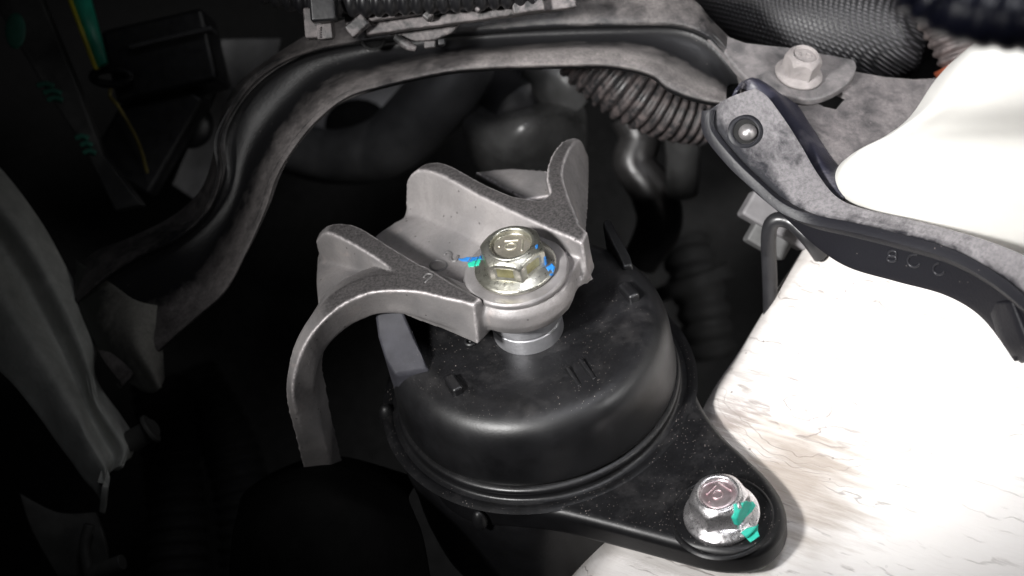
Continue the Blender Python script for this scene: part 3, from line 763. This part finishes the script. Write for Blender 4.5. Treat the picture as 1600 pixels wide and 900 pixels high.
# ================================================================== diagonal arm
arm = thing('diagonal_arm', tuple(D(1250, 260, 50)), 'worn black steel arm with a round hole running down across the white rail', 'arm')
Ra = [(1180, 138, 51.2), (1200, 152, 51.2), (1228, 190, 51), (1252, 228, 50.8), (1278, 272, 50.4), (1308, 308, 49.8), (1350, 326, 49), (1420, 342, 47.8), (1490, 360, 46.6), (1560, 382, 45.4), (1640, 416, 44)]
Rm = [(1140, 152, 51.0), (1160, 180, 51), (1190, 222, 50.9), (1216, 262, 50.6), (1244, 300, 50.2), (1288, 330, 49.6), (1340, 344, 48.8), (1415, 360, 47.6), (1490, 380, 46.4), (1560, 408, 45.2), (1640, 455, 43.8)]
Rc = [(1108, 172, 51.0), (1112, 205, 51.0), (1146, 250, 50.8), (1184, 288, 50.5), (1222, 322, 50.1), (1270, 344, 49.6), (1330, 358, 48.7), (1410, 378, 47.5), (1490, 402, 46.3), (1560, 440, 45.1), (1625, 495, 43.8)]
Rd = [(1101, 176, 51.15), (1103, 212, 51.15), (1139, 257, 51.0), (1178, 299, 50.8), (1224, 338, 50.6), (1276, 386, 50.2), (1326, 418, 49.4), (1400, 440, 48.3), (1478, 462, 47.1), (1535, 498, 46.2), (1585, 565, 45)]
rows = [[D(*p) for p in r] for r in (Ra, Rm, Rc, Rd)]
Rq = [[a.lerp(b, .12) for a, b in zip(rows[2], rows[3])]]
rows = rows[:3] + [[a.lerp(b, .06) for a, b in zip(rows[2], rows[3])]] + rows[3:]
arm_o = sheet('arm_plate', rows, arm_m, arm, n=110, sub=5, dust=[.62, .58, .30, -.2, -.35], thick=.22)
hk = [[D(1540, 470, 46), D(1556, 520, 45.6), D(1572, 548, 45.2), D(1596, 570, 45)], [D(1580, 470, 44.6), D(1592, 500, 44.4), D(1604, 530, 44.2), D(1618, 560, 44)]]
sheet('hooked_end', hk, arm_m, arm, n=16, sub=3, dust=[-.3, -.3], thick=.3)
bva = evaluated_bvh([arm_o])
hp, hn, _, _ = bva.ray_cast(CAM, ray(1165, 206).normalized())
if hn.dot(CAM - hp) < 0: hn = -hn
solid('hole_rim', *revolve(cr_eval([(.58, .0), (.52, .03), (.44, .04), (.40, .0), (.38, -.12)], 16), hp, hn, n=48, cap=False), arm_m, arm)
solid('hole_shadow', *revolve([(.001, .02), (.40, .02)], hp, hn, n=40, cap=False), black_void, arm)
solid('round_stud', *blob(hp + hn * .0 + cr * .06 - cu * .02 - fwd * .02, .30, .30, .26), M_flat('polished_steel', (.5, .48, .48), .36, .8, bump=0), arm)
def arm_mark(pts): return [on(bva, x, y, .015) for x, y in pts]
def arc_pts(cx, cy, rx, ry, a0, a1, n=10): return [(cx + rx * cos(radians(a0 + (a1 - a0) * k / n)), cy - ry * sin(radians(a0 + (a1 - a0) * k / n))) for k in range(n + 1)]
mk = M_flat('raised_mark_metal', (.035, .035, .04), .35, .3, bump=0)
solid('stamped_letter', *strokes([arm_mark(arc_pts(1395, 396, 6, 4.5, 0, 360)), arm_mark(arc_pts(1394, 404, 7, 4.5, 0, 360))], .035), mk, arm)
solid('stamped_letter', *strokes([arm_mark(arc_pts(1429, 407, 10, 10, 60, 330))], .035), mk, arm)
solid('stamped_letter', *strokes([arm_mark(arc_pts(1468, 420, 9, 9, 90, 330))], .035), mk, arm)

# ================================================================== white rail and tank
rail = thing('white_rail', tuple(D(1400, 650, 52)), 'bright white painted body rail with brushed streaks behind the mount plate', 'body rail')
W0 = [(1262, 385, 58), (1205, 470, 58), (1150, 560, 58), (1112, 620, 58), (1060, 700, 58), (980, 800, 58), (900, 880, 58), (840, 960, 58)]
W1 = [(1268, 372, 54.5), (1216, 455, 54.4), (1162, 545, 54.4), (1120, 606, 53.6), (1080, 690, 52.4), (1010, 790, 51.0), (925, 880, 50.2), (860, 960, 50)]
W2 = [(1300, 390, 52.6), (1245, 470, 52.8), (1195, 560, 52.8), (1160, 630, 52.0), (1130, 730, 50.7), (1090, 830, 49.6), (1000, 915, 48.9), (950, 980, 48.6)]
W3 = [(1360, 400, 51.2), (1320, 500, 51.2), (1290, 600, 51.2), (1265, 680, 50.7), (1245, 760, 49.5), (1230, 850, 48.7), (1180, 930, 48.2), (1150, 1000, 48)]
W4 = [(1480, 420, 49.4), (1460, 520, 49), (1440, 620, 48.8), (1420, 720, 48.8), (1400, 800, 48.6), (1380, 880, 48.2), (1360, 950, 48), (1350, 1020, 47.6)]
W5 = [(1760, 400, 46.5), (1760, 520, 46), (1760, 620, 45.6), (1760, 740, 45.4), (1760, 820, 45.2), (1760, 900, 45), (1760, 980, 44.8), (1760, 1040, 44.4)]
sheet('rail_skin', [[D(*p) for p in r] for r in (W0, W1, W2, W3, W4, W5)], white_m, rail, n=90, sub=10, dust=[1.4, .9, .75, .55, .15, 0], thick=.25)
tank = thing('white_tank', tuple(D(1500, 250, 46)), 'smooth bright white plastic tank in the upper right above the arm', 'tank')
T_ = [[D(1640, 60, 44), D(1560, 50, 42), D(1510, 90, 42), D(1460, 160, 43.5), D(1400, 205, 46), D(1345, 235, 48), D(1316, 275, 49.5), D(1325, 312, 50), D(1370, 345, 50), D(1450, 375, 49.5), D(1660, 430, 48)],
      [D(1660, 100, 41), D(1580, 95, 40), D(1535, 130, 40.4), D(1485, 190, 42), D(1425, 225, 44.8), D(1372, 250, 46.8), D(1342, 280, 48), D(1352, 308, 48.6), D(1395, 330, 48.8), D(1470, 350, 48), D(1660, 390, 46)]]
T_ = [T_[0]]; TC = D(1900, 210, 41)
T_.append([p.lerp(TC, .10) - fwd * 1.1 for p in T_[0]]); T_.append([p.lerp(TC, .30) - fwd * 1.7 for p in T_[0]]); T_.append([p.lerp(TC, .75) - fwd * 2.0 for p in T_[0]])
T0_ = [q + fwd * 4 + (cr * .3) for q in T_[0]]
sheet('tank_shell', [T0_] + T_, white_pl, tank, n=80, sub=8, thick=.25)

# ================================================================== sleeve, hoses at top right
def path(*p): return [D(*q) for q in p]
tw = NT('woven_sleeve')
uvc = tw.tc
w1 = tw('TexWave', _wave_type='BANDS', _bands_direction='DIAGONAL', Scale=1.0, Distortion=.4, Vector=tw('Mapping', Vector=tw.tc, Scale=(2.6 / S, 2.6 / S, 2.6 / S)).outputs[0]).outputs['Fac']
mp2 = tw('Mapping', Vector=tw.tc, Scale=(2.5 / S, -2.5 / S, 2.5 / S)); w2 = tw('TexWave', _wave_type='BANDS', _bands_direction='DIAGONAL', Scale=1.0, Distortion=.4, Vector=mp2.outputs[0]).outputs['Fac']
wv = tw.math('MULTIPLY', w1, w2)
tw.set(Base_Color=tw.ramp(wv, (.15, (.008, .008, .009)), (.75, (.07, .068, .074))), Roughness=.42)
tw.bump(wv, .05, .8)
sl = thing('woven_sleeve', tuple(D(1300, 50, 60)), 'fat dark hose in a woven mesh sleeve behind the brace end', 'hose')
solid('sleeve_cover', *tube(path((1060, -60, 63), (1160, 0, 62), (1260, 35, 61), (1350, 50, 60.5), (1425, 55, 60.5), (1448, 58, 60.5)), [1.2, 1.7, 2.0, 2.05, 1.75, .9], n=64, k=80), tw.m, sl)
rh = thing('ribbed_hose', tuple(D(1490, 60, 58)), 'brownish ribbed hose beside the woven sleeve with an orange band', 'hose')
solid('hose_wall', *tube(path((1445, -60, 58), (1465, 0, 58), (1490, 50, 58), (1505, 90, 58), (1512, 125, 58)), [1.1, 1.1, 1.05, .95, .8], n=36, k=160, rib=(.42, .13)), M_dusty('brown_hose', black=(.03, .026, .026), dustc=(.16, .13, .125), lo=.35, hi=.7, attr=False), rh)
solid('orange_band', *tube(path((1500, 92, 57.9), (1506, 103, 57.9)), 1.05, n=36, k=8), M_flat('orange_rubber', (.22, .05, .02), .6), rh)
nh = thing('navy_hose', tuple(D(1560, 20, 36)), 'out of focus navy blue ribbed hose crossing the top right corner', 'hose')
solid('hose_wall', *tube(path((1425, -30, 30), (1480, 2, 30), (1530, 20, 29.6), (1600, 30, 29.2), (1700, 38, 28.8)), [.62, .66, .66, .66, .66], n=36, k=160, rib=(.42, .06)), navy_pl, nh)

# ================================================================== bellows and background
bel = thing('bellows_hose', tuple(D(970, 140, 60)), 'black corrugated bellows hose with pink dusty ribs under the brace', 'hose')
solid('bellows_wall', *tube(path((890, 30, 60), (930, 85, 60), (985, 135, 60), (1045, 170, 60.4), (1110, 190, 61)), [1.5, 1.5, 1.42, 1.25, 1.0], n=48, k=260, rib=(.36, .17)),
      M_dusty('bellows_rubber', black=(.015, .015, .016), dustc=(.12, .095, .092), lo=.42, hi=.74, attr=False, sc=2.5), bel)
cp = thing('curved_pipe', tuple(D(600, 220, 68)), 'dark curved coolant pipe in the shadows under the brace', 'pipe')
solid('pipe_wall', *tube(path((440, 225, 70), (520, 245, 69), (600, 230, 67.5), (660, 180, 67), (710, 120, 67), (740, 50, 68)), [1.2, 1.2, 1.35, 1.5, 1.5, 1.5], n=36), M_flat('soft_pipe_rubber', (.085, .085, .087), .5, bump=0), cp)
cs = thing('grey_casting', tuple(D(590, 170, 74)), 'blurred pale grey engine casting with a dark round opening behind the pipe', 'casting')
sheet('casting_wall', [[D(440, 170, 75), D(540, 125, 75), D(620, 100, 75), D(760, 80, 75)], [D(450, 210, 73), D(530, 165, 73), D(610, 150, 73), D(730, 130, 73)], [D(440, 255, 75), D(530, 258, 74), D(610, 245, 74), D(700, 200, 74)]], back_light, cs, thick=.4)
solid('opening', *blob(D(558, 195, 72.5), 1.5, 1.2, .4, CAMAX), black_void, cs)
hu = thing('valve_hump', tuple(D(820, 210, 66)), 'blurred dark metal cover with a shiny hump behind the bracket', 'cover')
sheet('hump_skin', [[D(735, 150, 68), D(780, 175, 67), D(830, 165, 66.4), D(880, 150, 66.8), D(915, 170, 67.5)], [D(722, 195, 66.5), D(770, 200, 65), D(822, 188, 64), D(880, 188, 65), D(918, 200, 66.4)],
                    [D(735, 240, 67), D(780, 250, 65.5), D(822, 245, 65), D(870, 250, 66), D(915, 250, 67)], [D(760, 300, 70), D(790, 300, 69), D(830, 300, 69), D(870, 300, 69), D(905, 300, 70)]], M_flat('hump_metal', (.08, .08, .08), .3, .4, bump=0), hu, thick=.2, sub=6)
solid('neck', *tube(path((760, 60, 70), (790, 120, 69), (830, 180, 67)), [2.2, 2.0, 1.6], n=28), back_dark, hu)
solid('shoulder', *tube(path((840, 95, 66.5), (870, 130, 66.5), (895, 165, 67)), [1.0, 1.1, .8], n=28), M_flat('shoulder_metal', (.07, .07, .07), .45, .3, bump=0), hu)
sp = thing('bent_tube', tuple(D(1030, 260, 68)), 'faint dark tube snaking down behind the mount', 'tube')
solid('tube_wall', *tube(path((985, 180, 68), (1000, 215, 68), (990, 255, 68), (1020, 300, 68), (1030, 350, 68.5), (1000, 410, 69.5)), [.9, .9, .9, 1.0, 1.0, .8], n=28), M_flat('tube_metal', (.03, .029, .029), .35, .3, bump=0), sp)
sq = thing('pipe_elbow', tuple(D(1080, 215, 66)), 'small blurred elbow pipe between bellows and arm', 'pipe')
solid('elbow_wall', *tube(path((1040, 180, 66), (1062, 200, 66), (1068, 240, 66.5), (1065, 300, 67.5)), [.7, .75, .75, .7], n=28), M_flat('elbow_metal', (.045, .045, .045), .35, .4, bump=0), sq)
fb_ = thing('grey_block', tuple(D(1200, 330, 56)), 'small grey plastic block under the diagonal arm', 'block')
bx_ax = (cr * .86 - cu * .5, cu * .86 + cr * .5, -fwd)
solid('block_body', *box(D(1215, 345, 55), (2.6, 1.0, 1.4), bx_ax), M_flat('grey_block_plastic', (.16, .155, .16), .6), fb_, bevel=.12)
solid('block_foot', *box(D(1200, 376, 55.4), (1.5, .8, 1.2), bx_ax), M_flat('grey_foot_plastic', (.10, .10, .10), .6), fb_, bevel=.1)
wb = thing('wire_bracket', tuple(D(1200, 400, 53)), 'black bent wire loop hanging beside the white rail top', 'bracket')
solid('wire', *tube(path((1205, 520, 55), (1203, 440, 54), (1201, 370, 53), (1210, 345, 52.6), (1235, 347, 52.4), (1262, 372, 52.2), (1282, 400, 52.6)), .26, n=20), M_flat('black_wire', (.02, .02, .022), .35), wb)
for args in (((700, 110, 62), (722, 60, 62)),):
    pass

eb = thing('shade_block', tuple(D(520, 850, 51)), 'added matt black block standing in for shade over the lower end of the curved bracket arm', 'shade block')  # added block, near black so the arm end seems to sink into shade
shade_m = M_flat('painted_shade_black', (.003, .003, .003), .95, spec=.03, bump=.03)
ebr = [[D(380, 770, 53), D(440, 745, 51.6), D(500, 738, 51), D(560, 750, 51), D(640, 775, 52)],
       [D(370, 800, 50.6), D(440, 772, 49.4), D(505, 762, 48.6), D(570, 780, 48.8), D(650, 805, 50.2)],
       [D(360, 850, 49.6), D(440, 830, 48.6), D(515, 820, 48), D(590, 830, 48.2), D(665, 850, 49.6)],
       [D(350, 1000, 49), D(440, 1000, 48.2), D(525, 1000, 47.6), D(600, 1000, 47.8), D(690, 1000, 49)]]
sheet('block_face', [[q + fwd * 5 for q in ebr[0]]] + ebr, shade_m, eb, n=40, sub=6, thick=.3)

# things in the gloom right of the mount
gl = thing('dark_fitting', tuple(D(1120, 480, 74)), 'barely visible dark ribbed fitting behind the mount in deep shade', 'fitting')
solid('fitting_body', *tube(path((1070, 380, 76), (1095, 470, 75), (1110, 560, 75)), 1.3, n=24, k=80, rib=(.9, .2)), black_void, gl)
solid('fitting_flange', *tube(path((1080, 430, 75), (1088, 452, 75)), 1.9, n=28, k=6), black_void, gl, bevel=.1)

# ================================================================== top edge: conduit, clip, bars
cd = thing('corrugated_conduit', tuple(D(520, -5, 51)), 'black corrugated wiring conduit along the top edge of the brace', 'conduit')
solid('conduit_wall', *tube(path((400, -28, 52), (470, -8, 52), (560, -2, 51.6), (680, -8, 51.6), (830, -18, 52)), .62, n=32, k=300, rib=(.42, .12)), black_pl, cd)
cl = thing('plastic_clip', tuple(D(500, 35, 51)), 'dusty black plastic clip gripping the conduit on the brace', 'clip')
cax = (cr * .995 + cu * .08, cu * .995 - cr * .08, -fwd)
solid('clip_strap', *box(D(505, 8, 50.9), (.85, 1.1, .5), cax), black_pl, cl, bevel=.1)
solid('clip_body', *box(D(499, 36, 51.8), (.95, 1.0, .6), cax), dusty_pl, cl, bevel=.08)
solid('clip_lock', *box(D(508, 50, 51.4), (.5, .5, .4), cax), dusty_pl, cl, bevel=.04)
for k in range(5):
    solid('lock_tooth', *box(D(499.5, 43.5 + k * 3.6, 51.15), (.07, .05, .05), cax), dusty_pl, cl)
rb = thing('trunking_rail', tuple(D(690, 25, 52)), 'dusty black plastic trunking rail lying on top of the brace', 'trunking')
def bar(x0, y0, x1, y1, d0, d1, h, dep, name, mat):
    a = D(x0, y0, d0); b = D(x1, y1, d1); ax = (b - a); Ln = ax.length; ax.normalize(); nz = (-fwd - ax * (-fwd).dot(ax)).normalized(); ny = nz.cross(ax)
    solid(name, *box((a + b) / 2, (Ln, h, dep), (ax, ny, nz)), mat, rb, bevel=.07)
bar(540, 32, 770, -6, 52.2, 52.2, .42, .6, 'upper_bar', dusty_pl)
bar(570, 48, 900, 4, 52.5, 52.5, .36, .5, 'lower_bar', dusty_pl)
bar(545, 52, 572, 30, 51.9, 51.9, .46, .5, 'end_stop', dusty_pl)
bar(664, 30, 674, 18, 51.9, 51.9, .3, .5, 'cross_piece', dusty_pl)
bar(742, 16, 752, 6, 51.9, 51.9, .3, .5, 'cross_piece', dusty_pl)
bar(800, 12, 850, 5, 52, 52, .5, .5, 'end_block', dusty_pl)
cv = [(600, 50), (640, 36), (690, 22), (720, 16), (722, 32), (708, 50), (680, 62), (650, 64), (622, 58)]
pf_ = thing('curved_flap', tuple(D(660, 45, 53.4)), 'grey dusty curved plastic flap hanging from the trunking rail', 'flap')
tp = [D(x, y, 53.3) for x, y in cv]
solid('flap_plate', *prism_mesh(tp, [p + fwd * .25 for p in tp]), dusty_pl, pf_, bevel=.06)
solid('flap_tail', *tube(path((618, 58, 53.1), (635, 70, 53), (650, 76, 53)), [.12, .16, .1], n=12), dusty_pl, pf_)
solid('flap_tooth', *box(D(672, 70, 53.2), (.4, .24, .3), cax), dusty_pl, pf_, bevel=.05)
solid('flap_tooth', *box(D(690, 66, 53.2), (.25, .24, .3), cax), black_pl, pf_, bevel=.05)
tpq = [D(x, y, 54.95) for x, y in ((792, 22), (826, 14), (850, 10), (848, 18), (822, 26), (794, 30))]
stp = solid('paint_scuff', *prism_mesh(tpq, [p + fwd * .05 for p in tpq]), black_pl, brace)

# ================================================================== left side
latch_m = M_flat('dim_latch_metal', (.07, .07, .066), .6, .2)
lp = thing('ridged_panel', tuple(D(100, 520, 56)), 'faded grey ridged body panel running down the left edge', 'panel')
LA = [(-80, 190, 58), (0, 262, 58), (60, 340, 57.6), (100, 410, 57.4), (135, 480, 57.2), (152, 530, 57), (150, 590, 57), (190, 650, 56.8), (212, 688, 56.6), (205, 715, 56.6)]
LB = [(-80, 240, 56.6), (-20, 300, 56.6), (40, 372, 56.2), (85, 450, 56), (118, 520, 55.8), (140, 580, 55.6), (150, 625, 55.6), (178, 670, 55.5), (196, 700, 55.4), (190, 725, 55.4)]
LC = [(-80, 300, 57.0), (-20, 360, 57.0), (30, 430, 56.8), (70, 500, 56.6), (104, 560, 56.4), (128, 610, 56.2), (142, 650, 56), (164, 690, 56), (178, 715, 55.8), (172, 738, 55.8)]
LD = [(-80, 360, 55.6), (-20, 430, 55.6), (20, 490, 55.5), (60, 555, 55.4), (92, 606, 55.2), (118, 648, 55.1), (134, 682, 55), (152, 712, 55), (164, 735, 55), (160, 760, 55)]
LE = [(-80, 480, 56.2), (-20, 560, 56.2), (20, 600, 56), (60, 650, 56), (88, 690, 56), (112, 722, 56), (130, 748, 56), (148, 768, 56), (158, 785, 56), (155, 800, 56)]
sheet('panel_skin', [[D(*p) for p in r] for r in (LA, LB, LC, LD, LE)], ridge_m, lp, n=70, sub=7, thick=.2)
solid('fixing_stud', *tube(path((205, 690, 56), (240, 668, 55.6)), [.42, .36], n=20, k=6), latch_m, lp, bevel=.05)
solid('stud_washer', *tube(path((232, 672, 55.6), (238, 668, 55.6)), [.55, .55], n=24, k=4), latch_m, lp, bevel=.04)
ll = thing('lower_latch', tuple(D(160, 860, 56)), 'dim grey latch plate with a short pin at the lower left', 'latch')
sheet('latch_plate', [[D(30, 770, 57), D(90, 800, 57), D(150, 800, 57)], [D(50, 830, 56.8), D(110, 850, 56.8), D(165, 850, 56.6)], [D(90, 900, 57), D(130, 900, 57), D(170, 900, 57)]], latch_m, ll, thick=.2)
solid('latch_pin', *tube(path((140, 895, 56), (192, 878, 55.6)), [.25, .28], n=16, k=6), latch_m, ll, bevel=.04)
solid('latch_strap', *tube(path((140, 820, 56), (132, 855, 56), (142, 905, 56)), .2, n=14), latch_m, ll)
gs = thing('green_strip', tuple(D(130, 40, 60)), 'green strip with a yellow edge at the top left', 'strip')
q = [(94, -30), (130, -30), (168, 95), (150, 106), (143, 98)]
g_em = M_flat('green_plastic', (.02, .30, .20), .4); y_em = M_flat('yellow_plastic', (.42, .38, .03), .4)
tq = [D(x, y, 60) for x, y in ((100, -30), (133, -30), (166, 96), (151, 106))]
solid('strip_face', *prism_mesh(tq, [p + fwd * .4 for p in tq]), g_em, gs)
tq = [D(x, y, 59.9) for x, y in ((94, -30), (101, -30), (152, 106), (146, 108))]
solid('strip_edge', *prism_mesh(tq, [p + fwd * .5 for p in tq]), y_em, gs)
gb = thing('marked_bar', tuple(D(60, 90, 60)), 'dark grey upright bar with faint green scribbles on it at top left', 'bar')
tq = [D(x, y, 60.5) for x, y in ((-30, -30), (52, -30), (122, 138), (160, 240), (222, 320), (180, 330), (130, 230), (70, 140))]
bo = solid('bar_face', *prism_mesh(tq, [p + fwd * .8 for p in tq]), M_dusty('bar_metal', black=(.02, .02, .02), dustc=(.07, .07, .068), lo=.3, hi=.7, attr=False), gb, bevel=.08)
gdk = M_flat('faded_green_paint', (.015, .10, .07), .6, bump=0)
for (x, y, l_) in ((58, 134, 26), (68, 145, 28), (74, 156, 24), (118, 216, 20), (126, 227, 18), (130, 239, 20)):
    solid('green_stroke', *strokes([[D(x, y, 60.45), D(x + l_ * .5, y - 3, 60.45), D(x + l_, y + 1, 60.45)]], .11), gdk, gb)
solid('green_stroke', *blob(D(24, 48, 60.5), .4, .7, .08, CAMAX), gdk, gb)
hs = thing('connector_housing', tuple(D(260, 100, 62)), 'large black connector housing fading into the dark upper left', 'housing')
ha = (cr * .95 + cu * .22, cu * .95 - cr * .22, -fwd)
solid('housing_body', *box(D(262, 95, 63), (4.2, 3.0, 3), ha), black_pl, hs, bevel=.2)
solid('housing_lip', *box(D(270, 62, 61.6), (3.4, .2, 1.2), ha), dark_pl, hs, bevel=.06)
solid('housing_wing', *box(D(235, 205, 63), (2.8, 4.5, 1.5), (cr * .86 - cu * .5, cu * .86 + cr * .5, -fwd)), black_pl, hs, bevel=.2)
solid('socket_ring', *tube([D(175 + 30 * cos(k * pi / 8), 120 - 12 * sin(k * pi / 8), 61) for k in range(17)], .16, n=12), black_pl, hs)
wy = thing('yellow_wire', tuple(D(185, 160, 61)), 'thin dim yellow wire beside the connector housing', 'wire')
solid('wire_core', *tube(path((176, 128, 61), (172, 150, 61), (186, 168, 60.8), (215, 220, 61), (230, 270, 61.4)), .07, n=10), M_flat('dim_yellow_wire', (.16, .13, .03), .5, bump=0), wy)
bp = thing('pale_backing', tuple(D(320, 200, 68)), 'blurred pale grey body sheet seen between housing and brace', 'panel')
sheet('backing_sheet', [[D(345, 60, 66), D(340, 140, 66), D(300, 220, 66), D(270, 290, 66)], [D(440, 60, 68), D(420, 140, 68), D(380, 240, 68), D(330, 330, 68)]], M_flat('backing_metal', (.07, .07, .072), .5, .2, bump=0), bp, thick=.2)
gm = thing('grommet', tuple(D(345, 185, 64)), 'dark round grommet on the pale sheet near the brace', 'grommet')
solid('grommet_body', *blob(D(300, 195, 65), .9, 1.0, .5, CAMAX), black_pl, gm)
# faint corrugated hoses deep at lower left, and a bracket foot
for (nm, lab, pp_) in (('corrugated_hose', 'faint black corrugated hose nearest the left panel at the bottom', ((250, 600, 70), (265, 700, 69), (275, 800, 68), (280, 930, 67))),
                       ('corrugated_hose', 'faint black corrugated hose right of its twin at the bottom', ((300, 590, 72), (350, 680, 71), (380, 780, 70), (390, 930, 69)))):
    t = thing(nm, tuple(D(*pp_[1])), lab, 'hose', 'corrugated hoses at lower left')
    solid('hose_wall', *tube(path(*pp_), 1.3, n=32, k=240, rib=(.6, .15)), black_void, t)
